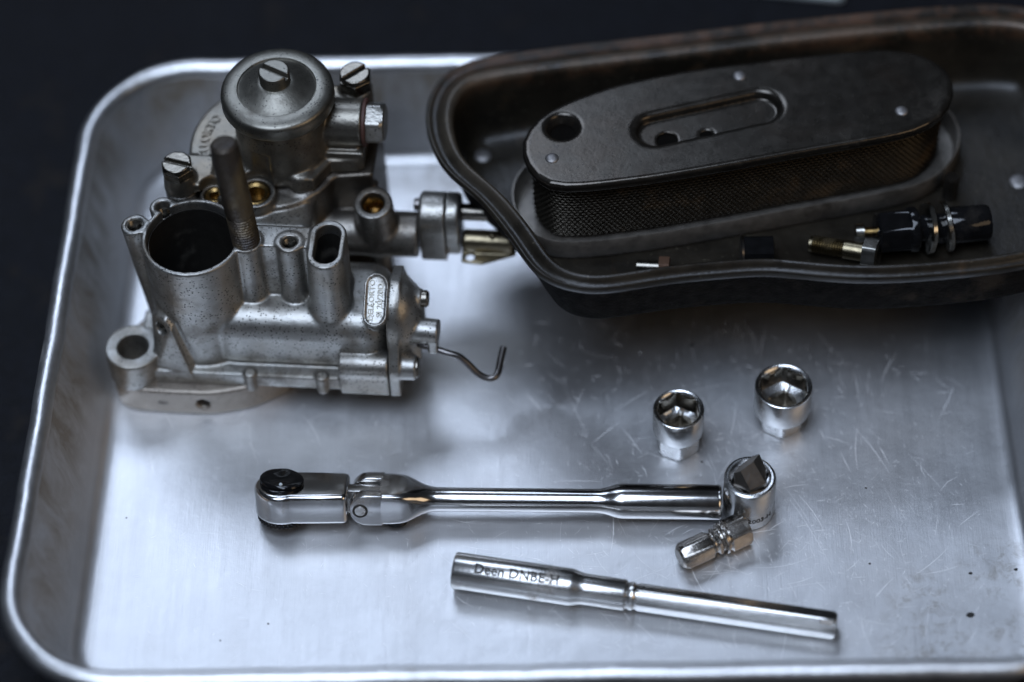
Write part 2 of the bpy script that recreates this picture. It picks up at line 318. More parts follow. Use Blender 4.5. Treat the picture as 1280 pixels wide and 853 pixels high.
# ------------------------------------------------------------------ signed-distance casting (numpy surface nets)
class Cast:
    def __init__(s, lo, hi, h):
        s.lo = np.array(lo, float); s.h = h
        s.n = np.ceil((np.array(hi, float)-s.lo)/h).astype(int)+1
        s.D = np.full(s.n, 9.0, np.float32)
        s.ax = [(s.lo[i] + h*np.arange(s.n[i])).astype(np.float32) for i in range(3)]
    def _win(s, bb, pad):
        a = np.clip(np.floor((np.array(bb[0])-pad-s.lo)/s.h).astype(int), 0, s.n); b_ = np.clip(np.ceil((np.array(bb[1])+pad-s.lo)/s.h).astype(int)+1, 0, s.n)
        sl = tuple(slice(x, y) for x, y in zip(a, b_))
        return sl, s.ax[0][sl[0]][:, None, None], s.ax[1][sl[1]][None, :, None], s.ax[2][sl[2]][None, None, :]
    def add(s, prim, k=0.06):
        fn, bb = prim; sl, x, y, z = s._win(bb, k+3*s.h); d = fn(x, y, z); D = s.D[sl]
        hh = np.clip(0.5+0.5*(D-d)/k, 0, 1); s.D[sl] = np.where(D > 8, np.minimum(D, d), D*(1-hh)+d*hh - k*hh*(1-hh)); return s
    def cut(s, prim, k=0.02):
        fn, bb = prim; sl, x, y, z = s._win(bb, k+3*s.h); d = -fn(x, y, z); D = s.D[sl]
        hh = np.clip(0.5-0.5*(D-d)/k, 0, 1); s.D[sl] = D*(1-hh)+d*hh + k*hh*(1-hh); return s
    def mesh(s):
        D = np.pad(s.D, 1, constant_values=1.0); lo = s.lo - s.h; sg = D < 0
        n = np.array(D.shape)-1
        cnt = np.zeros(n, np.int8)
        for dx in (0, 1):
            for dy in (0, 1):
                for dz in (0, 1): cnt += sg[dx:dx+n[0], dy:dy+n[1], dz:dz+n[2]]
        idx = np.argwhere((cnt > 0) & (cnt < 8)); vid = np.full(n, -1, np.int64); vid[tuple(idx.T)] = np.arange(len(idx))
        acc = np.zeros((len(idx), 3)); c = np.zeros(len(idx))
        cor = [(0,0,0),(1,0,0),(0,1,0),(1,1,0),(0,0,1),(1,0,1),(0,1,1),(1,1,1)]
        val = [D[tuple((idx+np.array(q)).T)] for q in cor]
        for a in range(8):
            for b_ in range(a+1, 8):
                if sum(abs(p-q) for p, q in zip(cor[a], cor[b_])) != 1: continue
                m = (val[a] < 0) != (val[b_] < 0); t = val[a][m]/(val[a][m]-val[b_][m])
                acc[m] += np.array(cor[a]) + t[:, None]*(np.array(cor[b_])-np.array(cor[a])); c[m] += 1
        V = lo + s.h*(idx + acc/c[:, None]); F = []
        for ax in range(3):
            u, v = (ax+1) % 3, (ax+2) % 3
            A = np.moveaxis(sg, ax, 0)
            e = np.argwhere(sg.take(range(0, sg.shape[ax]-1), ax) != sg.take(range(1, sg.shape[ax]), ax))
            e = e[(e[:, u] > 0) & (e[:, v] > 0) & (e[:, u] < n[u]) & (e[:, v] < n[v])]
            eu, ev = np.eye(3, dtype=int)[u], np.eye(3, dtype=int)[v]
            q = np.stack([vid[tuple((e-eu-ev).T)], vid[tuple((e-ev).T)], vid[tuple(e.T)], vid[tuple((e-eu).T)]], 1)
            neg = sg[tuple(e.T)]
            q[~neg] = q[~neg][:, ::-1]; F.append(q)
        return V, np.vstack(F)
    def obj(s, name, mat, parent=None):
        V, F = s.mesh(); me = bpy.data.meshes.new(name)
        me.vertices.add(len(V)); me.vertices.foreach_set('co', (V*S).ravel())
        me.loops.add(F.size); me.loops.foreach_set('vertex_index', F.ravel().astype(np.int32))
        me.polygons.add(len(F)); me.polygons.foreach_set('loop_start', np.arange(0, F.size, 4, dtype=np.int32))
        me.polygons.foreach_set('use_smooth', np.ones(len(F), bool))
        me.update(calc_edges=True); me.validate(); me.materials.append(MATS[mat])
        o = bpy.data.objects.new(name, me); COL.objects.link(o); o.parent = parent; return o
def B(x0, x1, y0, y1, z0, z1, r=0.05):                           # rounded box
    c = ((x0+x1)/2, (y0+y1)/2, (z0+z1)/2); q = ((x1-x0)/2-r, (y1-y0)/2-r, (z1-z0)/2-r)
    def fn(x, y, z):
        a, b_, d = abs(x-c[0])-q[0], abs(y-c[1])-q[1], abs(z-c[2])-q[2]
        return np.sqrt(np.maximum(a, 0)**2+np.maximum(b_, 0)**2+np.maximum(d, 0)**2)+np.minimum(np.maximum(np.maximum(a, b_), d), 0)-r
    return fn, ((x0, y0, z0), (x1, y1, z1))
def Cy(p, q, r1, r2=None, rd=0.05, sides=0, rot=0.0):            # cylinder / cone / hex prism between two points
    p = np.array(p, float); q = np.array(q, float); r2 = r1 if r2 is None else r2
    L = np.linalg.norm(q-p); t = (q-p)/L; R = max(r1, r2)*(1.2 if sides else 1)
    if sides:
        u = np.cross(t, [0, 0, 1.0]) if abs(t[2]) < .9 else np.cross(t, [0, 1.0, 0]); u /= np.linalg.norm(u); v = np.cross(t, u)
    def fn(x, y, z):
        dx, dy, dz = x-p[0], y-p[1], z-p[2]
        h = dx*t[0]+dy*t[1]+dz*t[2]
        if sides:
            a = dx*u[0]+dy*u[1]+dz*u[2]; b_ = dx*v[0]+dy*v[1]+dz*v[2]; rad = np.full(np.broadcast(a, b_).shape, -9.0, np.float32)
            for k in range(sides):
                an = rot+2*pi*k/sides; rad = np.maximum(rad, a*cos(an)+b_*sin(an))
        else: rad = np.sqrt(np.maximum(dx*dx+dy*dy+dz*dz-h*h, 1e-9))
        rr = r1+(r2-r1)*np.clip(h/L, 0, 1)
        a = rad-rr+rd; b_ = np.abs(h-L/2)-L/2+rd
        return np.sqrt(np.maximum(a, 0)**2+np.maximum(b_, 0)**2)+np.minimum(np.maximum(a, b_), 0)-rd
    lo = np.minimum(p, q)-R; hi = np.maximum(p, q)+R
    return fn, (lo, hi)
def Sp(c, r, sc=(1, 1, 1)):
    def fn(x, y, z): return (np.sqrt(((x-c[0])/sc[0])**2+((y-c[1])/sc[1])**2+((z-c[2])/sc[2])**2)-r)*min(sc)
    return fn, (np.array(c)-r*np.array(sc), np.array(c)+r*np.array(sc))
def Po(pts, z0, z1, rd=0.1, edge=0.05, axis=2):                  # rounded polygon prism along an axis
    P = ccw(np.array(pts, float))
    def fn(x, y, z):
        c = [x, y, z]; h = c[axis]; a, b_ = [c[i] for i in range(3) if i != axis]
        a, b_ = np.broadcast_arrays(a, b_)
        d = np.full(a.shape, 1e9, np.float32); sgn = np.ones(a.shape, np.float32)
        for i in range(len(P)):
            p, q = P[i], P[i-1]; e = q-p; wx, wy = a-p[0], b_-p[1]
            t = np.clip((wx*e[0]+wy*e[1])/(e@e), 0, 1); bx, by = wx-e[0]*t, wy-e[1]*t
            d = np.minimum(d, bx*bx+by*by)
            c1, c2, c3 = b_ >= p[1], b_ < q[1], e[0]*wy > e[1]*wx
            sgn = np.where((c1 & c2 & c3) | (~c1 & ~c2 & ~c3), -sgn, sgn)
        a2 = sgn*np.sqrt(d)-rd+edge; h2 = np.abs(h-(z0+z1)/2)-(z1-z0)/2+edge
        return np.sqrt(np.maximum(a2, 0)**2+np.maximum(h2, 0)**2)+np.minimum(np.maximum(a2, h2), 0)-edge
    lo2, hi2 = P.min(0)-rd, P.max(0)+rd
    lo, hi = np.zeros(3), np.zeros(3); o = [i for i in range(3) if i != axis]
    lo[o], hi[o] = lo2, hi2; lo[axis], hi[axis] = z0, z1
    return fn, (lo, hi)
def Stad(p, q, r, z0, z1, rd=0.05):                              # vertical slot-shaped prism
    p, q = np.array(p, float), np.array(q, float); e = q-p
    def fn(x, y, z):
        t = np.clip(((x-p[0])*e[0]+(y-p[1])*e[1])/(e@e), 0, 1)
        a = np.sqrt((x-p[0]-e[0]*t)**2+(y-p[1]-e[1]*t)**2)-r+rd; b_ = np.abs(z-(z0+z1)/2)-(z1-z0)/2+rd
        return np.sqrt(np.maximum(a, 0)**2+np.maximum(b_, 0)**2)+np.minimum(np.maximum(a, b_), 0)-rd
    lo = np.r_[np.minimum(p, q)-r, z0]; hi = np.r_[np.maximum(p, q)+r, z1]
    return fn, (lo, hi)

def Hull(pts, rd=0.04):
    bm = bmesh.new()
    for p in pts: bm.verts.new(p)
    bmesh.ops.convex_hull(bm, input=bm.verts); bmesh.ops.recalc_face_normals(bm, faces=bm.faces)
    pl = [(np.array(q.normal), float(q.normal.dot(q.verts[0].co))) for q in bm.faces]; bm.free()
    P = np.array(pts, float)
    def fn(x, y, z):
        d = None
        for n, c in pl:
            e = x*n[0]+y*n[1]+z*n[2]-c; d = e if d is None else np.maximum(d, e)
        return d
    return fn, (P.min(0), P.max(0))

# ================================================================== SETTING
v, f = loft([[(-140, -120, -0.104), (140, -120, -0.104), (140, 160, -0.104), (-140, 160, -0.104)], [(-140, -120, -3), (140, -120, -3), (140, 160, -3), (-140, 160, -3)]])
t = make('table_surface', v, [q[::-1] for q in f], 'table_paint'); t['kind'] = 'structure'; t['label'] = 'dark blue-black painted workbench top around the tray'

# ================================================================== TRAY
tray = thing('metal_tray', 'large shallow aluminium tray with rounded corners that holds the parts', 'tray', (1.22, -2.7, 0), (0, 0, radians(-2.5)))
HX, HY, RC = 14.2, 10.65, 2.2
def ring(o, z): return [(x*(1-.0021*y), y, z) for x, y in rrect(HX+o, HY+o, RC+o)]
prof = [(-.75, 0), (-.5, .012), (-.3, .06), (-.14, .16), (-.03, .32), (.03, .52), (.18, 1.0), (.42, 1.8), (.67, 2.6), (.79, 3.02), (.83, 3.22)]
back = [(.87, 3.02), (.76, 2.6), (.51, 1.8), (.27, 1.0), (.12, .5), (.05, .27), (-.08, .08), (-.26, -.03), (-.5, -.085), (-.75, -.1)]
v, f = loft([ring(o, z) for o, z in prof+back], (True, True))
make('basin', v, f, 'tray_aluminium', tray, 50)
rr_ = [ring(1.14+.32*cos(a), 3.24+.32*sin(a)) for a in [pi-2*pi*k/16 for k in range(16)]]
def ripple(p):
    x, y, z = p; return (x+.012*sin(1.7*y+.4)+.008*sin(4.1*y), y+.012*sin(1.3*x)+.008*sin(3.7*x+1), z+.014*sin(.9*x+1.1*y)+.008*sin(2.9*x-2.3*y))
rr_ = [[ripple(p) for p in q] for q in rr_]
v, f = loft(rr_+rr_[:1], (False, False)); make('rolled_rim', v, [q[::-1] for q in f], 'tray_rim_aluminium', tray, 60)
# scratches: hair-thin bright lines in the floor
V, F = [], []
def scratch(x, y, a, L, curve, w):
    n = max(2, int(L/0.35)); o = len(V); px, py = x, y
    for i in range(n+1):
        tt = i/n; ww = w*(0.25+sin(pi*min(max(tt, .02), .98)))*0.6
        nx, ny = -sin(a), cos(a)
        V.extend([(px+nx*ww, py+ny*ww, .0025), (px-nx*ww, py-ny*ww, .0025)])
        px += cos(a)*L/n; py += sin(a)*L/n; a += curve/n
    for i in range(n): F.append((o+2*i, o+2*i+1, o+2*i+3, o+2*i+2))
def spot_ok(x, y): return -13.0 < x < 13.0 and -9.6 < y < 9.6
for i in range(2600):
    if random.random() < .62: x, y = random.gauss(5.5, 5.0), random.gauss(-5.0, 3.4)
    else: x, y = random.uniform(-13, 13), random.uniform(-9.6, 9.6)
    L = min(0.05+random.expovariate(1/0.5), 3.6) if random.random() < .3 else random.uniform(.03, .22)
    a = random.choice([random.gauss(-.9, .5), random.gauss(.3, .5), random.uniform(0, pi), random.gauss(1.9, .3)])
    if not spot_ok(x, y) or not spot_ok(x+L*cos(a), y+L*sin(a)): continue
    scratch(x, y, a, L, random.gauss(0, .35), random.choice([.005, .006, .008, .012]))
sc = make('scratches', V, F, 'scratch_bright', tray, None); sc['kind'] = 'stuff'
for p in sc.data.polygons: p.use_smooth = True

# ================================================================== CARBURETTOR
carb = thing('carburettor', 'grimy cast alloy carburettor standing upright at the left of the tray', 'carburettor', (-8, 0, 0), (0, 0, radians(-7)))
H = 6.1
g = Cast((-4.6, -2.7, 0.9), (5.15, 6.6, 6.25), 0.046)
g.add(B(-2.9, 4.42, -2.12, 2.4, 1.12, 1.66, .05))
g.add(B(-1.2, 4.42, -1.72, 1.3, 1.3, 3.75, .78), .12)
g.add(Cy((2.88, -1.8, 2.06), (4.42, -1.8, 2.06), .44), .06)
g.add(B(2.88, 4.42, -2.18, -1.0, 1.0, 2.0, .05), .04)
g.add(Cy((-1.5, -.3, 1.3), (-1.5, -.3, H), 1.52, 1.53, .05), .10)
# bosses round the top face
g.add(Cy((-2.85, -.10, 1.4), (-3.33, .12, H-.02), .40, .42, .04), .10)
g.add(Hull([(-3.25, -.15, H-.5), (-2.4, -.7, H-.6), (-2.4, .6, H-.5), (-3.2, .4, H-.5), (-3.1, -.5, 1.4), (-2.2, -1.2, 1.4), (-2.2, .6, 1.4), (-3.1, .3, 1.4)]), .16)
g.add(Cy((-2.45, .75, 2.6), (-2.58, .86, H), .36, .40, .04), .10)
g.add(B(-.3, 2.5, -.5, .35, 2.8, H-.05, .05), .08)
g.add(Cy((.18, -.45, 2.9), (.18, -.35, H), .47, .48, .04), .10)
g.add(Cy((1.49, -.50, 3.0), (1.49, -.32, H-.02), .38, .42, .04), .10)
g.add(Stad((2.64, -.78), (2.64, .04), .55, 2.6, H, .04), .10)
g.add(Cy((2.6, -.82, 3.1), (2.62, -.70, H-.1), .66, .52, .05), .14)
# mounting lug at the front left
g.add(Cy((-3.63, -1.6, 1.0), (-3.63, -1.6, 2.2), .86, .88, .05), .08)
g.add(B(-3.6, -1.9, -2.0, .3, 1.1, 1.68, .05), .08)
g.add(B(-2.85, -2.0, -1.5, -.6, 1.2, 2.5, .12), .16)
# three-cornered gusset with a threaded hole
g.add(Hull([(-2.90, -1.36, 3.55), (-2.70, -1.55, 3.74), (-2.42, -1.78, 3.74), (-2.22, -1.92, 3.5), (-1.76, -2.16, 1.35), (-2.95, -2.0, 1.35), (-1.6, -.6, 4.3), (-2.4, -.4, 4.3), (-1.6, -.6, 1.3), (-2.8, -.6, 1.3)]), .04)
g.add(Cy((-2.23, -1.90, 3.5), (-1.77, -2.14, 1.4), .05, .05, .02), .03)
# body behind: jet block and float bowl
g.add(B(-2.2, 1.9, .7, 3.2, 1.0, 5.35, .3), .15)
g.add(Cy((.35, 3.7, 1.0), (.35, 3.7, 5.5), 2.15, 2.25, .1), .12); g.add(Po([(.2, 2.3), (1.2, 2.3), (2.1, 2.9), (3.5, 3.1), (3.55, 5.2), (2.6, 5.8), (.2, 5.7)], 1.0, 5.5, .12, .08), .15)
g.add(B(2.35, 3.72, 2.95, 3.35, 1.2, 4.9, .08), .1); g.add(B(2.0, 2.16, 2.5, 3.1, 1.2, 5.2, .06), .1)
g.add(Cy((-2.2, 1.95, 3.2), (-2.2, 1.95, 5.75), .44, .50, .04), .15)
g.add(Cy((.12, 1.85, 4.0), (.12, 1.85, 5.78), .66, .64, .04), .10)
g.add(Cy((-1.15, 1.75, 4.0), (-1.15, 1.75, 5.72), .46, .44, .04), .10)
g.add(Cy((1.45, 2.45, 3.0), (1.45, 2.45, 5.55), .40, .46, .06), .12)
g.add(Cy((3.05, 5.1, 1.5), (3.05, 5.1, 5.6), .5, .5), .12)
# cross tube for the mixture screw and the choke
g.add(Cy((1.5, 2.45, 3.35), (5.0, 2.45, 3.35), .74, .72, .05), .10)
g.add(Cy((3.75, 2.45, 3.0), (3.70, 2.10, 5.22), .66, .60, .05), .12)
g.add(Cy((3.75, 2.45, 0.95), (3.75, 2.45, 3.0), .33), .08)
# little dowel bosses on the front ledge
for x in (.07, 2.32): g.add(Cy((x, -2.05, .98), (x, -2.05, 1.75), .20, .20, .05), .04)
# lettered pad
n_ = np.array((0.0, -.50, .866)); pc = np.array((4.08, -1.10, 4.42))
g.add(Cy(pc+np.array((0, -.40, -.231))-n_*1.5, pc+np.array((0, -.40, -.231)), .37, .37, .03), .05)
g.add(Cy(pc+np.array((0, .40, .231))-n_*1.5, pc+np.array((0, .40, .231)), .37, .37, .03), .08)
for q in (-.3, -.2, -.1, 0, .1, .2, .3): g.add(Cy(pc+np.array((0, q, q*.577))-n_*1.5, pc+np.array((0, q, q*.577)), .37, .37, .03), .02)
# holes
g.cut(Cy((-1.5, -.3, 1.6), (-1.5, -.3, 7), 1.37, 1.39, .02))
g.cut(Cy((-3.33, .12, 4.6), (-3.33, .12, 7), .255, .255, .01)); g.cut(Cy((-2.58, .86, 4.9), (-2.58, .86, 7), .22, .22, .01))
g.cut(Cy((1.49, -.32, 4.6), (1.49, -.32, 7), .235, .235, .01))
g.cut(Stad((2.64, -.75), (2.64, .02), .37, 2.8, 7, .02))
g.cut(Cy((-3.63, -1.6, 0), (-3.63, -1.6, 3), .48, .48, .01))
g.cut(Cy((-2.2, -1.2, 3.28), (-2.85, -2.15, 3.38), .225, .225, .01))
g.cut(Cy((.12, 1.85, 4.6), (.12, 1.85, 7), .48, .48, .01)); g.cut(Cy((-1.15, 1.75, 4.9), (-1.15, 1.75, 7), .33, .33, .01))
g.cut(Cy((3.73, 2.30, 3.6), (3.69, 2.05, 5.6), .36, .36, .01))
# sunk field of the lettered pad
for q in np.linspace(-.40, .40, 19): g.cut(Cy(pc+np.array((0, q, q*.577))-n_*.05, pc+np.array((0, q, q*.577))+n_*.3, .30, .30, .01), .01)
body = g.obj('body', 'cast_alloy', carb)
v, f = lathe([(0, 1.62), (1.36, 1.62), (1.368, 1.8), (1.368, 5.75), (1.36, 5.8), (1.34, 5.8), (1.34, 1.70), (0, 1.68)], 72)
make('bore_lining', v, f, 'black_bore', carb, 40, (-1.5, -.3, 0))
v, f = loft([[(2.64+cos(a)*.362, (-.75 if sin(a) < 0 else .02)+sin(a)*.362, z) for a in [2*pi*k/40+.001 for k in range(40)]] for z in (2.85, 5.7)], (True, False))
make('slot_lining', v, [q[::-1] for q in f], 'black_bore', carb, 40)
def threads(x, y, z0, z1, r, nm='thread'):
    pr = []; z = z0
    while z < z1: pr += [(r, z), (r-.035, z+.035)]; z += .075
    pr = [(0.0, z0-.01)] + pr + [(r, z1), (r+.02, z1), (r+.02, z0-.02), (0, z0-.02)]
    vv, ff = lathe(pr, 28); make(nm, vv, ff, 'screw_steel', carb, 20, (x, y, 0))
threads(-3.33, .12, 5.0, 6.0, .25); threads(1.49, -.32, 5.0, 5.98, .23); threads(-2.58, .86, 5.3, 5.75, .21)
pr = [(.02, 0)]; z = 0
while z < .5: pr += [(.235, z), (.195, z+.035)]; z += .07
v, f = lathe(pr+[(.24, .5), (.24, -.02), (.02, -.02)], 28)
o = make('thread', v, f, 'screw_steel', carb, 20, (-2.22, -1.23, 3.285)); o.rotation_euler = Vector((-.65, -.95, .10)).to_track_quat('Z', 'Y').to_euler()
V0, F0 = text_geo("DELLORTO", .225, .06, .002); V1, F1 = text_geo("SI 20/20D", .235, .06, .002)
def on_pad(V, off):
    V = np.array(V); out = []
    e1 = np.array((0, .866, .50)); e2 = np.array((-1.0, 0, 0))
    for x, y, z in V: out.append(pc + e1*x*1.12 + e2*(y+off) + n_*(z-.04))
    return out
make('lettering', on_pad(V0, .125), F0, 'lettering_alloy', carb, 30); make('lettering', on_pad(V1, -.135), F1, 'lettering_alloy', carb, 30)
# base flange
g = Cast((-4.7, -2.9, 0), (2.4, 2.6, 1.2), 0.05)
g.add(Po(smooth_loop(resample(np.array([(-4.08, -1.92), (-3.85, -2.12), (-2.6, -2.16), (-1.2, -2.15), (-.1, -1.85), (.9, -1.2), (1.8, .6), (.6, 2.0), (-2.4, 1.6), (-4.08, -.6)]), 90), 3), 0.0, 1.10, .34, .08))
g.cut(Cy((-3.63, -1.6, .5), (-3.63, -1.6, 3), .48)); g.cut(Cy((-1.47, -2.9, .52), (-1.47, -1.2, .60), .215, .215, .01))
g.obj('base_flange', 'base_casting', carb)
V0, F0 = text_geo("400", .26, .03, .004)
make('stamp', [(x-2.72, -2.487-z*.6, y+.52) for x, y, z in V0], [q[::-1] for q in F0], 'engraving', carb, 30)
# float chamber cover
g = Cast((-2.9, 1.2, 5.4), (3.9, 6.7, 8.2), 0.044)
g.add(Cy((.55, 3.6, 5.56), (.55, 3.6, 6.06), 2.72, 2.68, .08))
g.cut(Po([(-.4, 1.95), (.9, 2.25), (1.9, 2.15), (2.35, 2.95), (3.6, 3.05), (6, 3), (6, -1), (-.4, -1)], 5, 7, .02, .02), .08)
g.add(B(1.0, 3.36, 3.1, 5.3, 5.56, 6.06, .1), .1)
g.add(Cy((-2.2, 1.95, 5.80), (-2.2, 1.95, 6.50), .52, .46, .05), .05); g.add(B(-2.5, -1.2, 1.7, 3.0, 5.80, 6.15, .1), .1)
g.add(Cy((.82, 3.65, 5.9), (.82, 3.66, 8.05), 1.46, 1.42, .05), .14)
g.add(Cy((1.5, 3.85, 6.95), (3.34, 3.85, 6.95), .70, .72, .04), .08)
g.add(B(1.7, 3.36, 3.1, 4.5, 6.02, 6.30, .06), .08); g.add(B(1.9, 3.2, 3.3, 4.4, 6.0, 6.8, .1), .1)
g.add(Cy((3.0, 5.05, 5.6), (3.0, 5.05, 7.30), .52, .50, .05), .12); g.add(B(2.0, 3.3, 4.0, 5.2, 6.0, 7.2, .15), .15)
g.add(Cy((1.45, 2.45, 5.5), (1.45, 2.5, 6.15), .44, .40, .18), .12)
g.add(Cy((.5, 2.25, 5.85), (1.4, 2.5, 5.95), .20, .20, .1), .10)
g.cut(Cy((.12, 1.85, 4.6), (.12, 1.85, 7), .62, .62, .01)); g.cut(Cy((-1.15, 1.75, 4.9), (-1.15, 1.75, 7), .40, .40, .01))
cover = g.obj('float_cover', 'cast_alloy_cover', carb)
V0, F0 = text_geo("DELLORTO", .42, .08, .006)
def arc_text(V, cx, cy, R, a0, z):
    return [(cx+(R+y)*cos(a0-x/R), cy+(R+y)*sin(a0-x/R), z+zz) for x, y, zz in V]
make('lettering', arc_text(V0, .55, 3.6, 2.22, radians(178), 6.075), F0, 'cast_alloy_cover', carb, 30)
# cap on the float cover
v, f = lathe([(0, 7.95), (1.44, 7.95), (1.62, 7.96), (1.70, 8.0), (1.735, 8.08), (1.735, 8.36), (1.72, 8.44), (1.68, 8.51), (1.61, 8.55), (1.45, 8.58), (1.24, 8.60), (1.215, 8.595), (1.20, 8.57),
               (1.19, 8.555), (1.17, 8.56), (1.0, 8.63), (.8, 8.73), (.6, 8.82), (.5, 8.86), (0, 8.86)], 96)
cap = make('float_cap', v, f, 'cap_metal', carb, 40, (.82, 3.68, 0))
def slotted(name, parent, c, r, h, ax=(0, 0, 1), hexs=0, slot=.11, rot=0.0, srot=0.3, mat='screw_steel', z0=-.02):
    g = Cast((-r*1.3, -r*1.3, z0), (r*1.3, r*1.3, h+.1), .024)
    if hexs: g.add(Cy((0, 0, z0), (0, 0, h), r, r, .02, 6, rot))
    else: g.add(Cy((0, 0, z0), (0, 0, h), r, r, .05))
    if hexs:                                            # turned chamfer on the head
        fn, bb = Cy((0, 0, h-.16), (0, 0, h+.3), r*1.17, r*.55, .01); 
        sl, x, y, z = g._win(((-9, -9, h-.15), (9, 9, h+.3)), 0); g.D[sl] = np.maximum(g.D[sl], fn(x, y, z))
    q = np.array((cos(srot), sin(srot), 0))*r*1.6; nq = np.array((-sin(srot), cos(srot)))
    w_ = slot/2
    g.cut(Po([tuple((q[:2]*s1)+nq*w_*s2) for s1, s2 in ((1, 1), (1, -1), (-1, -1), (-1, 1))], h-.2, h+.4, .0, .005), .01)
    o = g.obj(name, mat, parent); o.location = Vector(c)*S
    o.rotation_euler = Vector(ax).to_track_quat('Z', 'Y').to_euler(); return o
slotted('cap_screw', carb, (.80, 3.68, 8.80), .47, .52, srot=-.45, slot=.15, mat='cap_metal')
slotted('cover_screw', carb, (-2.2, 1.93, 6.48), .45, .46, hexs=1, srot=1.9, rot=.3, slot=.15, ax=(-.03, .02, 1))
slotted('cover_screw', carb, (3.0, 5.05, 7.30), .47, .60, hexs=1, srot=.75, rot=.1, slot=.14)
# fuel inlet plug with washer
v, f = lathe([(0, 0), (.72, 0), (.76, .03), (.76, .10), (.72, .13), (0, .13)], 48, 'x'); make('washer', v, f, 'red_fibre', carb, 30, (3.34, 3.85, 6.95))
hx_ = poly(6, .60, .35, .67)
v, f = rsec([(.02, 0), (hx_, 0), (hx_, .42), (lambda a: min(hx_(a), .60), .52), (.52, .56), (.02, .56)], 72, 'x'); make('fuel_inlet_plug', v, f, 'choke_alloy', carb, 25, (3.47, 3.85, 6.95))
# jets
v, f = lathe([(0, 4.7), (.46, 4.7), (.46, 5.70), (.40, 5.74), (.30, 5.70), (.28, 5.3), (0, 5.3)], 40); make('jet', v, f, 'brass', carb, 30, (.12, 1.85, 0))
v, f = lathe([(0, 4.9), (.31, 4.9), (.31, 5.66), (.26, 5.70), (.15, 5.66), (.13, 5.4), (0, 5.4)], 40); make('jet', v, f, 'brass', carb, 30, (-1.15, 1.75, 0))
v, f = lathe([(0, 0), (.35, 0), (.35, .55), (.30, .60), (.20, .48), (.15, .2), (0, .2)], 40)
o = make('mixture_screw', v, f, 'brass', carb, 30, (3.72, 2.20, 4.48)); o.rotation_euler = (radians(8), 0, 0)
# stud
pr = [(0, -.4), (.33, -.4)]; z = -.1
while z < 1.05: pr += [(.385, z), (.43, z+.04), (.385, z+.08)]; z += .1
pr += [(.42, 1.12), (.44, 1.3), (.44, 2.4), (.43, 3.65), (.41, 3.82), (.33, 3.90), (.12, 3.92), (0, 3.90)]
v, f = lathe(pr, 40); o = make('stud', v, f, 'stud_steel', carb, 25, (.18, -.36, H)); o.rotation_euler = (radians(-7), radians(-5), radians(0))
# throttle slide end cover
yz = [(-2.1, 1.12), (-2.1, 2.2), (-1.85, 2.6), (-1.45, 3.3), (-1.05, 4.05), (-.45, 4.42), (.4, 4.1), (.9, 3.0), (.9, 1.12)]
g = Cast((4.40, -2.4, .9), (6.3, 1.3, 4.9), .04)
g.add(Po(yz, 4.45, 4.78, .12, .03, axis=0))
g.add(Hull([(4.7, -1.75, 2.5), (4.7, -1.05, 4.1), (4.7, -.4, 4.4), (4.7, .5, 4.0), (4.7, .8, 1.4), (4.7, -1.75, 1.4), (5.35, -1.15, 2.7), (5.40, -.9, 3.40), (5.35, .2, 3.3), (5.35, .2, 1.7), (5.35, -1.2, 1.7)]), .08); g.add(Sp((4.6, -.55, 2.95), 1.0, (.86, 1.15, 1.46)), .10)
g.add(Cy((4.6, -1.80, 2.04), (5.28, -1.80, 2.04), .42, .40, .06), .06)
g.add(Cy((4.7, -1.05, 3.0), (5.95, -1.12, 2.98), .42, .40, .06), .10)
g.add(Cy((4.7, -.38, 3.72), (5.40, -.40, 3.70), .34, .31, .05), .10)
g.cut(B(5.38, 5.62, -1.8, -.4, 1.8, 2.75, .03)); g.add(B(5.62, 5.92, -1.52, -.8, 2.35, 3.0, .06), .05)
g.obj('slide_cover', 'cast_alloy', carb)
v, f = lathe([(0, 0), (.27, 0), (.27, .16), (.22, .22), (.12, .2), (0, .2)], 32, 'x'); make('cover_pin', v, f, 'screw_steel', carb, 30, (5.38, -.40, 3.70))
v, f = lathe([(0, 0), (.34, 0), (.34, .05), (.28, .09), (.1, .07), (0, .07)], 32, 'x'); make('plug', v, f, 'screw_steel', carb, 30, (5.27, -1.80, 2.04))
wp = catmull([(5.3, -1.2, 2.45), (5.75, -1.32, 2.43), (6.2, -1.45, 2.38), (6.55, -1.5, 2.30), (6.85, -1.62, 2.1), (7.15, -1.78, 1.85), (7.45, -1.86, 1.72), (7.68, -1.80, 1.72), (7.78, -1.58, 1.74), (7.82, -1.2, 1.82), (7.88, -.78, 1.92)], 5, False)
v, f = tube(wp, .11, 12); make('linkage_wire', v, f, 'wire_steel', carb, 40)
# choke end
g = Cast((4.9, 1.5, 2.3), (6.5, 3.9, 4.95), .04)
g.add(Cy((5.03, 2.78, 3.95), (6.32, 2.78, 3.95), .74, .74, .12)); g.add(B(5.06, 6.30, 2.05, 3.45, 2.55, 4.0, .08), .06)
g.cut(Cy((5.84, 2.78, 3.95), (5.865, 2.78, 3.95), 1.2, 1.2, .005), .01)
g.cut(Cy((6.1, 2.85, 3.8), (6.6, 2.85, 3.8), .55, .55, .01)); g.cut(B(5.9, 6.5, 1.8, 2.35, 2.3, 3.3, .03))
g.obj('choke_housing', 'choke_alloy', carb)
v, f = lathe([(0, 0), (.17, 0), (.20, .03), (.20, .3), (0, .3)], 28, 'x'); make('choke_screw', v, f, 'wire_steel', carb, 30, (4.82, 3.05, 4.1))
v, f = lathe([(0, 0), (.40, 0), (.40, .3), (.27, .34), (.27, 1.9), (0, 1.9)], 32, 'x'); make('choke_rod', v, f, 'screw_steel', carb, 30, (6.0, 2.95, 3.95))
g = Cast((6.2, 1.4, 2.2), (8.2, 3.4, 3.6), .04)
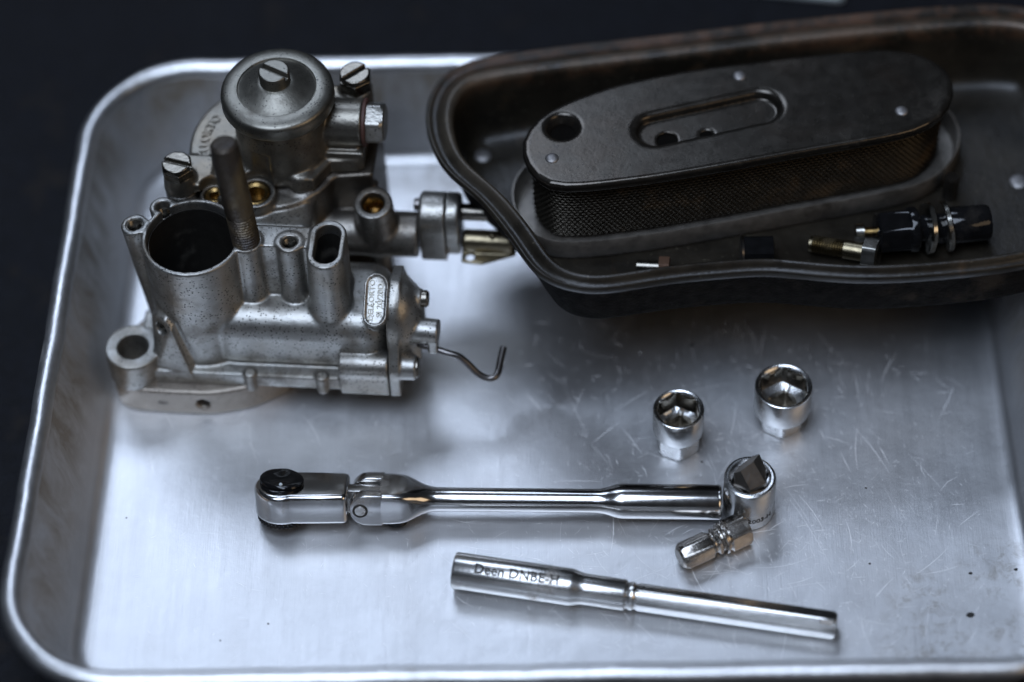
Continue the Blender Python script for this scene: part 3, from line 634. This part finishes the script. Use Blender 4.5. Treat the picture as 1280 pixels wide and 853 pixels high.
g.add(Po([(6.45, 1.95), (7.0, 1.9), (7.95, 2.3), (7.95, 3.0), (6.45, 3.0)], 2.72, 2.84, .1, .04)); g.add(Cy((6.35, 2.55, 3.05), (7.95, 2.55, 3.05), .36, .36, .1), .08)
g.cut(Cy((6.62, 2.06, 2), (6.62, 2.06, 4), .14, .14, .01)); g.add(Cy((7.3, 2.5, 3.3), (7.3, 2.48, 3.5), .1, .1, .04), .03)
g.obj('choke_bracket', 'zinc_yellow', carb)

# ================================================================== AIR FILTER HOUSING
out = [(-2.34, 4.5), (-2.02, 5.85), (-1.05, 6.75), (1.51, 7.17), (5.37, 7.49), (9.75, 7.88), (14.4, 8.11), (16.6, 8.0), (17.9, 7.2), (18.5, 5.2), (18.5, 2.2), (18.0, -.6), (17.2, -2.1),
       (15.33, -2.75), (12.93, -2.97), (10.78, -2.98), (9.19, -2.77), (7.73, -2.49), (6.78, -2.49), (4.91, -2.58), (3.65, -2.74), (2.46, -2.84), (1.28, -2.44), (.64, -1.74), (.16, -.69), (-.75, .97), (-1.70, 2.12), (-2.16, 3.2)]
O_ = ccw(resample(smooth_loop(resample(catmull(out, 10), 360), 12), 300))
HO = np.array((8.0, 2.6, 0))
_t = np.roll(O_, -1, 0)-np.roll(O_, 1, 0); _ny = -_t[:, 0]/np.linalg.norm(_t, axis=1)
WF = np.interp(smooth_loop(_ny[:, None], 8)[:, 0], [-1, -.2, 1], [.42, .80, 1.14])[:, None]      # the flange is wider at the back
_in = inset(O_, 1.0)-O_
def hring(d, e, z): return [(x-HO[0], y-HO[1], z) for x, y in smooth_loop(O_ + _in*(WF*d+e), int(abs(d+e)*8))]
housing = thing('air_filter_housing', 'dark rust-edged steel air filter box lying open across the tray corner', 'filter housing', HO)
pf = [(.6, .80, 3.55), (.6, .50, 3.57), (.6, .38, 3.66), (.6, .31, 3.85), (.6, .22, 4.6), (.6, .08, 5.5), (.55, .03, 5.66), (.35, 0, 5.72), (.10, 0, 5.66), (.02, 0, 5.66), (-.02, 0, 5.72), (-.02, 0, 5.84), (.02, 0, 5.90), (.08, 0, 5.92), (.14, 0, 5.90), (.22, 0, 5.86), (.38, 0, 5.88), (.52, 0, 5.97), (.64, 0, 6.06), (.76, 0, 6.10), (.88, 0, 6.08), (.96, 0, 6.0), (1.0, .01, 5.85), (1.0, .05, 5.4), (1.0, .16, 4.5), (1.0, .24, 4.05), (1.0, .36, 3.83), (1.0, .6, 3.73), (1.0, .9, 3.70)]
v, f = loft([hring(d, e, z) for d, e, z in pf]); shell = make('shell', v, f, 'housing_paint', housing, 60)
shell.data.materials.append(MATS['housing_outside']); nO = len(O_)
for i_, p in enumerate(shell.data.polygons):
    if i_ < nO*9 or max(shell.data.vertices[q].co.z for q in p.vertices) < .0356: p.material_index = 1
# neck under the box that stands on the tray floor
nk = ccw(resample(smooth_loop(resample(catmull([(3.2, 2.6), (5, 2.0), (9, 2.4), (12, 3.0), (12.6, 4.4), (11.5, 5.6), (7, 5.6), (4, 5.2), (3, 4)], 8), 96), 4), 72))
v, f = loft([[(x-HO[0], y-HO[1], z) for x, y in nk] for z in (0.003, 3.6)]); make('neck', v, f, 'housing_paint', housing, 30)
def rivet(parent, x, y, z, r, mat='rivet_steel', nm='rivet'):
    vv, ff = lathe([(0, 0), (r, 0), (r, .03), (r*.85, .07), (r*.5, .095), (0, .10)], 24); return make(nm, vv, ff, mat, parent, 40, (x, y, z))
rivet(housing, -.62-HO[0], 4.65-HO[1], 3.72, .28); rivet(housing, 16.2-HO[0], 2.4-HO[1], 3.7, .3)

# ================================================================== AIR FILTER
ft = [(0.6, 2.24), (0.84, 3.05), (1.62, 3.84), (3.4, 4.62), (5.69, 5.14), (8.21, 5.40), (11.0, 5.62), (12.75, 5.53), (13.85, 4.83), (14.1, 3.79), (13.63, 2.81), (12.82, 2.21), (11.55, 1.9), (9.06, 1.49), (6.59, 1.07), (4.13, 0.72), (1.8, 0.60), (0.92, 1.14)]
FT = ccw(resample(smooth_loop(resample(catmull(ft, 10), 240), 6), 160)); FO = np.array((7.4, 3.1, 3.72))
filt = thing('air_filter', 'oval oily gauze air filter with riveted black metal lid inside the housing', 'air filter', FO)
P = FT-FO[:2]
def X(x, y): return (x-FO[0], y-FO[1])
ZT = 6.7-FO[2]
g = Cast((P[:, 0].min()-.2, P[:, 1].min()-.2, ZT-.5), (P[:, 0].max()+.2, P[:, 1].max()+.2, ZT+.2), .05)
Pi = inset(resample(P, 60), .16)
g.add(Po(Pi, ZT-.40, ZT, .16, .15))
g.cut(Stad(X(4.75, 2.72), X(8.05, 3.45), .56, ZT-.25, ZT+.4, .05), .26)
g.cut(Cy((*X(5.09, 2.49), ZT-.6), (*X(5.09, 2.49), ZT+.2), .31, .31, .01)); g.cut(Sp((*X(6.32, 2.62), ZT-.14), .26), .06)
g.cut(Cy((*X(1.9, 3.02), ZT-.5), (*X(1.9, 3.02), ZT+.02), .30, .55, .02), .08); g.cut(Cy((*X(1.9, 3.02), ZT-.9), (*X(1.9, 3.02), ZT), .32, .32, .02))
g.obj('lid', 'oily_steel', filt)
for x, y in ((1.51, 1.75), (7.51, 4.77), (12.34, 2.94)): rivet(filt, *X(x, y), ZT-.03, .21)
def fr(d, z, n=160): return [(x, y, z) for x, y in inset(P, d)]
v, f = loft([fr(.42, z) for z in (.1, ZT-.36)]); make('gauze_core', v, f, 'gauze_core', filt, 40)
# woven gauze: rows of interlaced wavy wires
Pg = resample(inset(P, .33), 330); tn = np.roll(Pg, -1, 0)-np.roll(Pg, 1, 0); tn /= np.linalg.norm(tn, axis=1)[:, None]; nn = np.c_[tn[:, 1], -tn[:, 0]]
V, F = [], []; rows = 20; z0, z1 = .30, ZT-.38; dz = (z1-z0)/(rows-1); m_ = len(Pg)
for r_ in range(rows):
    s_ = 1 if r_ % 2 else -1; o0 = len(V)
    for i in range(m_):
        ph = 1 if i % 2 else -1
        c_ = Pg[i] + nn[i]*.04*ph*s_; zc = z0+r_*dz + .028*ph*s_
        for a in range(4):
            V.append((c_[0]+nn[i, 0]*.04*cos(a*pi/2), c_[1]+nn[i, 1]*.04*cos(a*pi/2), zc+.046*sin(a*pi/2)))
    for i in range(m_):
        k = (i+1) % m_
        for a in range(4): F.append((o0+i*4+a, o0+k*4+a, o0+k*4+(a+1) % 4, o0+i*4+(a+1) % 4))
gz = make('gauze', V, F, 'gauze_wire', filt, None); gz['kind'] = 'stuff'
for p in gz.data.polygons: p.use_smooth = True
v, f = loft([fr(-.36, .0), fr(-.40, .06), fr(-.40, .72), fr(-.38, .78), fr(-.34, .78), fr(-.33, .70), fr(-.30, .25), fr(-.2, .12), fr(.3, .10)], (True, True)); make('base_plate', v, f, 'lip_steel', filt, 40)
v, f = lathe([(0, 0), (.24, 0), (.24, .85), (.2, .92), (0, .93)], 28); make('locating_post', v, f, 'oily_steel', filt, 40, (*X(13.95, 1.95), .0))

# ================================================================== LOOSE FASTENERS IN THE HOUSING (floor of the box is z = 3.70)
def along(name, label, cat, p, q, group=None):
    p, q = Vector(p), Vector(q); o = thing(name, label, cat, p, (q-p).to_track_quat('X', 'Z').to_euler(), group); return o
bp = along('banjo_bolt', 'glossy black oily banjo bolt with steel washers on its shank', 'bolt', (11.35, -.05, 4.50), (14.96, .22, 4.42))
hx_ = poly(6, .62, .2, .70)
v, f = rsec([(.02, 0), (lambda a: min(hx_(a), .56), .0), (hx_, .07), (hx_, .95), (.70, 1.0), (.72, 1.05), (.72, 1.22), (.66, 1.28), (.42, 1.3), (.42, 2.2), (.56, 2.25), (.58, 2.3), (.58, 3.40), (.52, 3.52), (.30, 3.55), (.26, 3.3), (.02, 3.3)], 60, 'x'); make('shank', v, f, 'black_oxide', bp, 30)
for x, tl, mt in ((1.52, .10, 'washer_steel'), (2.10, -.08, 'washer_steel')):
    v, f = lathe([(.44, 0), (.78, 0), (.81, .03), (.81, .15), (.78, .18), (.44, .18), (.44, 0)], 40, 'x'); o = make('washer', v, f, mt, bp, 30, (x, 0, .0)); o.rotation_euler = (0, tl, .05)
bb = along('zinc_bolt', 'yellow zinc hex bolt lying beside the black banjo bolt', 'bolt', (11.30, -.66, 4.20), (9.50, .02, 4.02))
hx_ = poly(6, .47, .1, .53)
v, f = rsec([(.02, -.1), (lambda a: min(hx_(a), .42), -.1), (hx_, -.04), (hx_, .38), (.3, .40), (.02, .40)], 48, 'x'); make('head', v, f, 'washer_steel', bb, 25)
pr = [(0, .38), (.30, .38), (.30, 1.0)]; z = 1.0
while z < 2.0: pr += [(.30, z), (.25, z+.04)]; z += .08
v, f = lathe(pr+[(.25, 2.08), (.0, 2.1)], 24, 'x'); make('threaded_shank', v, f, 'zinc_yellow', bb, 25)
sb = along('pan_head_screw', 'small brass pan head screw tucked behind the black banjo bolt', 'screw', (10.75, .42, 4.0), (11.8, .40, 4.0))
v, f = lathe([(0, 0), (.22, 0), (.30, .06), (.30, .3), (0, .3)], 28, 'x'); make('head', v, f, 'washer_steel', sb, 30)
v, f = lathe([(0, .3), (.16, .3), (.16, 1.0), (0, 1.0)], 20, 'x'); make('shank', v, f, 'brass', sb, 30)
bn = along('black_nut', 'small black hex nut half hidden behind the front lip', 'nut', (7.15, -.35, 4.25), (8.3, -.40, 4.25))
hx_ = poly(6, .50, .2, .57)
v, f = rsec([(.02, .1), (hx_, .1), (hx_, 1.0), (.3, 1.05), (.02, 1.05)], 48, 'x'); make('nut_body', v, f, 'black_oxide', bn, 25)
v, f = lathe([(0, 0), (.56, 0), (.58, .03), (.56, .1), (0, .1)], 36, 'x'); make('collar', v, f, 'wire_steel', bn, 30)
rb = along('rusty_bolt', 'small bolt with a rusty head under the filter base at the left', 'bolt', (4.95, -.62, 4.05), (3.6, -.40, 4.0))
hx_ = poly(6, .30, .1, .34)
v, f = rsec([(.02, 0), (hx_, 0), (hx_, .32), (.02, .32)], 48, 'x'); make('head', v, f, 'rust_steel', rb, 25)
v, f = lathe([(0, .3), (.19, .3), (.19, 1.0), (0, 1.0)], 24, 'x'); make('shank', v, f, 'screw_steel', rb, 30)

# ================================================================== RATCHET
AX = Vector((-7.22, -6.18, .78)); BX = Vector((6.05, -7.12, .62))
rat = thing('ratchet_handle', 'polished chrome flex-head ratchet with black selector lying across the tray', 'ratchet', AX)
rat.rotation_euler = (Matrix.Rotation(math.atan2(BX.y-AX.y, BX.x-AX.x), 4, 'Z') @ Matrix.Rotation(radians(.55), 4, 'Y') @ Matrix.Rotation(radians(-22), 4, 'X')).to_euler()
ol = [(2.03, .70), (1.2, .74)] + [(.84*cos(a), .84*sin(a)) for a in [radians(x) for x in range(62, 300, 8)]] + [(1.2, -.74), (2.03, -.70)]
v, f = bevelled(*prism(ol, -.52, .52), .17, 5, 40); make('head', v, f, 'chrome', rat, 35)
sel = make('selector_knob', *rsec([(.02, .45), (.66, .45), (.66, .56), (.62, .59), (.58, .60), (lambda a: .58+.07*cos(2*a+.6), .61), (lambda a: .62+.07*cos(2*a+.6), .64), (lambda a: .60+.07*cos(2*a+.6), .69), (.50, .73), (.34, .71), (.18, .67), (.02, .66)], 72), 'black_oxide', rat, 40)
rivet(sel, .02, -.40, .68, .06, 'pale_plastic', 'index_dot')
# knurled ring under the head
kn = lambda a: .77+.022*(1 if int(a/(2*pi)*72) % 2 else -1)
v, f = rsec([(.02, -.5), (.73, -.5), (kn, -.54), (kn, -.64), (.70, -.68), (.02, -.68)], 144); make('knurled_ring', v, f, 'black_oxide', rat, 30)
v, f = bevelled(*prism([(-.3, -.3), (.3, -.3), (.3, .3), (-.3, .3)], -.95, -.7), .04, 2); make('drive_square', v, f, 'chrome', rat, 35)
# tongue and yoke
ol = [(1.9, -.22), (2.7, -.22)] + [(2.75+.3*cos(a), .22*sin(a)) for a in [radians(x) for x in range(-80, 81, 20)]] + [(2.7, .22), (1.9, .22)]
v, f = bevelled(*prism(ol, -.40, .40), .05, 2, 40); make('tongue', v, f, 'chrome_worn', rat, 35)
def sq(x, hy, hz, e, n=64):
    r = []
    for j in range(n):
        a = 2*pi*j/n; c_, s_ = cos(a), sin(a); r.append((x, hy*math.copysign(abs(c_)**e, c_), hz*math.copysign(abs(s_)**e, s_)))
    return r
secs = [(3.0, .70, .53, .22), (3.35, .70, .53, .22), (3.62, .69, .52, .26), (3.80, .66, .51, .34), (4.0, .58, .48, .5), (4.25, .47, .43, .75), (4.5, .395, .39, .95), (4.7, .37, .37, 1), (5.2, .365, .365, 1), (9.4, .365, .365, 1), (9.65, .375, .375, 1), (9.85, .42, .42, 1), (10.1, .50, .50, 1), (10.25, .535, .535, 1), (10.4, .54, .54, 1), (13.22, .54, .54, 1), (13.29, .525, .525, 1), (13.32, .49, .49, 1), (13.32, .40, .40, 1), (12.9, .38, .38, 1)]
rg = []
for a, b_ in zip(secs[:-1], secs[1:]):
    k = max(1, int((b_[0]-a[0])/.12)) if abs(b_[1]-a[1]) > .02 else 1
    for i in range(k):
        tt = i/k; rg.append(sq(*[a[q]+(b_[q]-a[q])*tt for q in range(4)]))
rg.append(sq(*secs[-1])); v, f = loft(rg); make('handle', v, f, 'chrome', rat, 40)
for s_ in (-1, 1):
    y0, y1 = (s_*.70, s_*.30)
    ol = [(3.1, -.53)] + [(2.62+.53*cos(a), .53*sin(a)) for a in [radians(x) for x in range(268, 91, -8)]] + [(3.1, .53)]
    v, f = prism([(x, z) for x, z in ol], min(y0, y1), max(y0, y1)); v = [(x, y_, z) for x, z, y_ in v]
    v, f = bevelled(v, f, .05, 3, 40); make('yoke_cheek', v, f, 'chrome', rat, 35)
v, f = bevelled(*prism([(3.02, -.31), (3.3, -.31), (3.3, .31), (3.02, .31)], -.45, .45), .04, 2); make('yoke_bridge', v, f, 'chrome_worn', rat, 35)
v, f = lathe([(0, -.72), (.165, -.72), (.18, -.70), (.18, .70), (.165, .72), (0, .72)], 32); v = [(x+2.42, z, y) for x, y, z in v]; make('hinge_pin', v, [q[::-1] for q in f], 'chrome_worn', rat, 35)
v, f = lathe([(.19, -.712), (.235, -.712), (.235, -.70), (.19, -.70), (.19, -.712)], 32); v = [(x+2.42, z, y) for x, y, z in v]; make('pin_groove', v, [q[::-1] for q in f], 'engraving', rat, 35)
v, f = lathe([(0, -.86), (.30, -.86), (.34, -.82), (.34, -.50), (0, -.50)], 32); make('detent_button', v, f, 'black_oxide', rat, 35, (3.45, 0, 0))

# ================================================================== EXTENSION BAR
A0, A1 = Vector((-2.1, -9.02, .585)), Vector((9.06, -11.55, .40))
ext = thing('extension_bar', 'round chrome socket extension bar with hexagonal end, nearest the front rim', 'extension bar', A0, (A1-A0).to_track_quat('X', 'Z').to_euler())
hx_ = poly(6, .375, pi/6+.12, .42)
hf = lambda a: hx_(a)
v, f = rsec([(.02, .9), (.34, .9), (.34, .0), (.46, -.01), (.535, 0.02), (.56, .07), (.56, 3.55), (.545, 3.63), (.50, 3.78), (.475, 3.90), (.47, 4.0), (.47, 5.15), (.455, 5.2), (.41, 5.23), (.40, 5.28), (.43, 5.34), (.43, 5.42), (.385, 5.48), (.38, 5.52), (hf, 5.6), (hf, 10.75), (hf, 10.95), (hf, 11.34), (lambda a: min(hx_(a), .375), 11.44), (.32, 11.47), (.02, 11.47)], 96, 'x', pi/6+.12)
make('bar', v, f, 'bar_chrome', ext, 30)
V0, F0 = text_geo("Deen DNBE-H", .42, .024, .010)
def wrap(V, x0, R, a0):                       # a0 measured from +z towards -y
    return [(x0+x, -(R+z)*sin(a0-y/R), (R+z)*cos(a0-y/R)) for x, y, z in V]
make('lettering', wrap(V0, 1.95, .567, radians(18)), F0, 'engraving', ext, 40)
v, f = bevelled(*prism([(10.98, -.10), (11.36, -.10), (11.36, .10), (10.98, .10)], -.01, .03), .01, 1)
o = make('end_notch', [(x, y, z+.375) for x, y, z in v], f, 'dark_bit', ext, 30); o.rotation_euler = (radians(20), 0, 0)

# ================================================================== SOCKETS
def socket(name, label, x, y, r, hexa, rot, h=1.85, zc=.78, low=.62, lrot=0.0):
    t = thing(name, label, 'socket', (x, y, .002), (0, 0, 0), 'sockets standing on the tray')
    hx2 = poly(6, low, rot, low*1.13); hh = poly(6, hexa, rot, hexa*1.145); sqr = poly(4, .32, rot+pi/4, .43)
    v, f = rsec([(.02, .28), (sqr, .28), (sqr, .02), (lambda a: min(hx2(a), low*1.03)-.03, 0), (lambda a: min(hx2(a), low*1.06), .05), (hx2, .12), (hx2, zc-.14), (lambda a: max(hx2(a), r-.20), zc-.11), (r-.09, zc-.05), (r-.02, zc+.05), (r, zc+.14), (r, h-.06), (r-.02, h-.02), (r-.055, h),
                 (r-.075, h-.005), (lambda a: max(hh(a)+.01, r-.12), h-.03), (lambda a: hh(a)*.5+(r-.12)*.5 if hh(a) < r-.12 else hh(a), h-.09), (hh, h-.17), (hh, 1.10), (lambda a: hh(a)*.98, 1.08), (lambda a: max(sqr(a), .38)+.06, 1.0), (sqr, .96), (sqr, .31), (.02, .30)], 144, 'z', rot)
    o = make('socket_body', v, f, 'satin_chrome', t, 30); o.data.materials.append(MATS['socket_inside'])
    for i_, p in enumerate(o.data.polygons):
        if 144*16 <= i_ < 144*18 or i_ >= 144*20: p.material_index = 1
    return t
socket('hex_socket', 'small chrome hex socket standing behind the ratchet handle end', 4.97, -4.40, .785, .575, pi/6+.03, lrot=-.2)
socket('hex_socket', 'wider chrome hex socket standing farther right and back', 8.25, -3.74, .885, .66, pi/6-.07, lrot=.15, zc=.72, low=.62)
bs = thing('bit_socket', 'round chrome bit socket with a dark blade bit touching the ratchet end', 'bit socket', (6.92, -7.00, .002))
v, f = rsec([(.02, 0), (.70, 0), (.77, .05), (.785, .12), (.785, 1.66), (.76, 1.72), (.70, 1.75), (.64, 1.745), (.58, 1.70), (poly(6, .51, .2, .57), 1.69), (poly(6, .51, .2, .57), 1.0), (.02, 1.0)], 96); make('socket_body', v, f, 'satin_chrome', bs, 30)
V0, F0 = text_geo("P25-2003-H", .27, .02, .004)
make('lettering', [((.783+z)*sin(x/.783+.06), -(.783+z)*cos(x/.783+.06), y+.48) for x, y, z in V0], F0, 'engraving', bs, 40)
hxp = [(.5/cos(pi/6)*cos(pi/3*k+.23+.2), .5/cos(pi/6)*sin(pi/3*k+.23+.2)) for k in range(6)]
d = np.array((cos(.55), sin(.55))); n2 = np.array((-d[1], d[0]))
def L2(a, b_): p = d*a+n2*b_; return (p[0], p[1])
ring_top = []
for (x, y) in hxp:
    a = np.dot((x, y), d); b_ = np.dot((x, y), n2); q = L2(a*.80, b_*.16+.20); ring_top.append((q[0], q[1], 2.20+.24*a))
v, f = loft([[(x*.98, y*.98, 1.2) for x, y in hxp], [(x*.98, y*.98, 1.74) for x, y in hxp], [(x*.93, y*.93, 1.82) for x, y in hxp], ring_top]); make('blade_bit', v, f, 'dark_bit', bs, 25)

# small double-hex bit lying in front
hb = along('hex_bit', 'short double-ended hexagonal steel bit lying beside the bit socket', 'bit', (4.66, -8.92, .45), (6.60, -8.03, .47))
h1, h2 = poly(6, .385, .35, .437), poly(6, .46, .35, .523)
v, f = rsec([(.02, 0), (.28, 0), (lambda a: min(h1(a), .36), .06), (h1, .17), (h1, 1.0), (lambda a: min(h1(a), .37), 1.06), (.33, 1.12), (.33, 1.16), (h1, 1.22), (h1, 1.30), (.36, 1.36), (.37, 1.40), (.48, 1.42), (.50, 1.46), (.50, 1.50), (.43, 1.54), (.43, 1.58), (h2, 1.64), (h2, 2.22), (lambda a: min(h2(a), .47), 2.29), (.38, 2.31), (.02, 2.31)], 96, 'x', .35); make('bit_body', v, f, 'bit_steel', hb, 25)
V0, F0 = text_geo("BOD", .26, .02, .004)
ca = .35+pi/6; ca = .35+pi/2
an = .35+pi/6+pi*4/3
make('lettering', [(.62-x*.9, (.386+z)*cos(an)+y*sin(an), (.386+z)*sin(an)-y*cos(an)) for x, y, z in V0], F0, 'dark_bit', hb, 40)

# ================================================================== GRIT AND A PALE STRIP BEHIND
def flake(x, y, r, label, seed):
    rg_ = np.random.default_rng(seed); n = 9
    lo = [((r*(.75+.5*rg_.random()))*cos(2*pi*k/n)*1.3, (r*(.7+.4*rg_.random()))*sin(2*pi*k/n)) for k in range(n)]
    v, f = loft([[(a, b_, 0) for a, b_ in lo], [(a*.9, b_*.9, r*.25) for a, b_ in lo], [(a*.4, b_*.4, r*.42) for a, b_ in lo]])
    tag(make('grit_flake', v, f, 'grit', None, 30, (x, y, .003)), label, 'grit', 'flakes of grit on the tray floor')
flake(13.12, -11.17, .10, 'largest black flake of grit near the front right corner of the tray', 1)
flake(13.32, -9.71, .05, 'tiny black speck of grit above the largest flake near the front right corner', 2)
flake(14.69, -9.66, .055, 'black speck of grit among brown stains by the right wall of the tray', 3)
flake(5.72, -.56, .07, 'dark blurred speck on the tray floor in front of the filter housing', 4)
v, f = bevelled(*prism([(-1.6, -.3), (1.6, -.3), (1.6, .3), (-1.6, .3)], 0, .3), .08, 3)
tag(make('pale_strip', v, f, 'pale_plastic', None, 35, (10.7, 15.0, -.1), (0, 0, radians(-12))), 'pale blurred strip on the dark workbench behind the filter housing', 'strip')
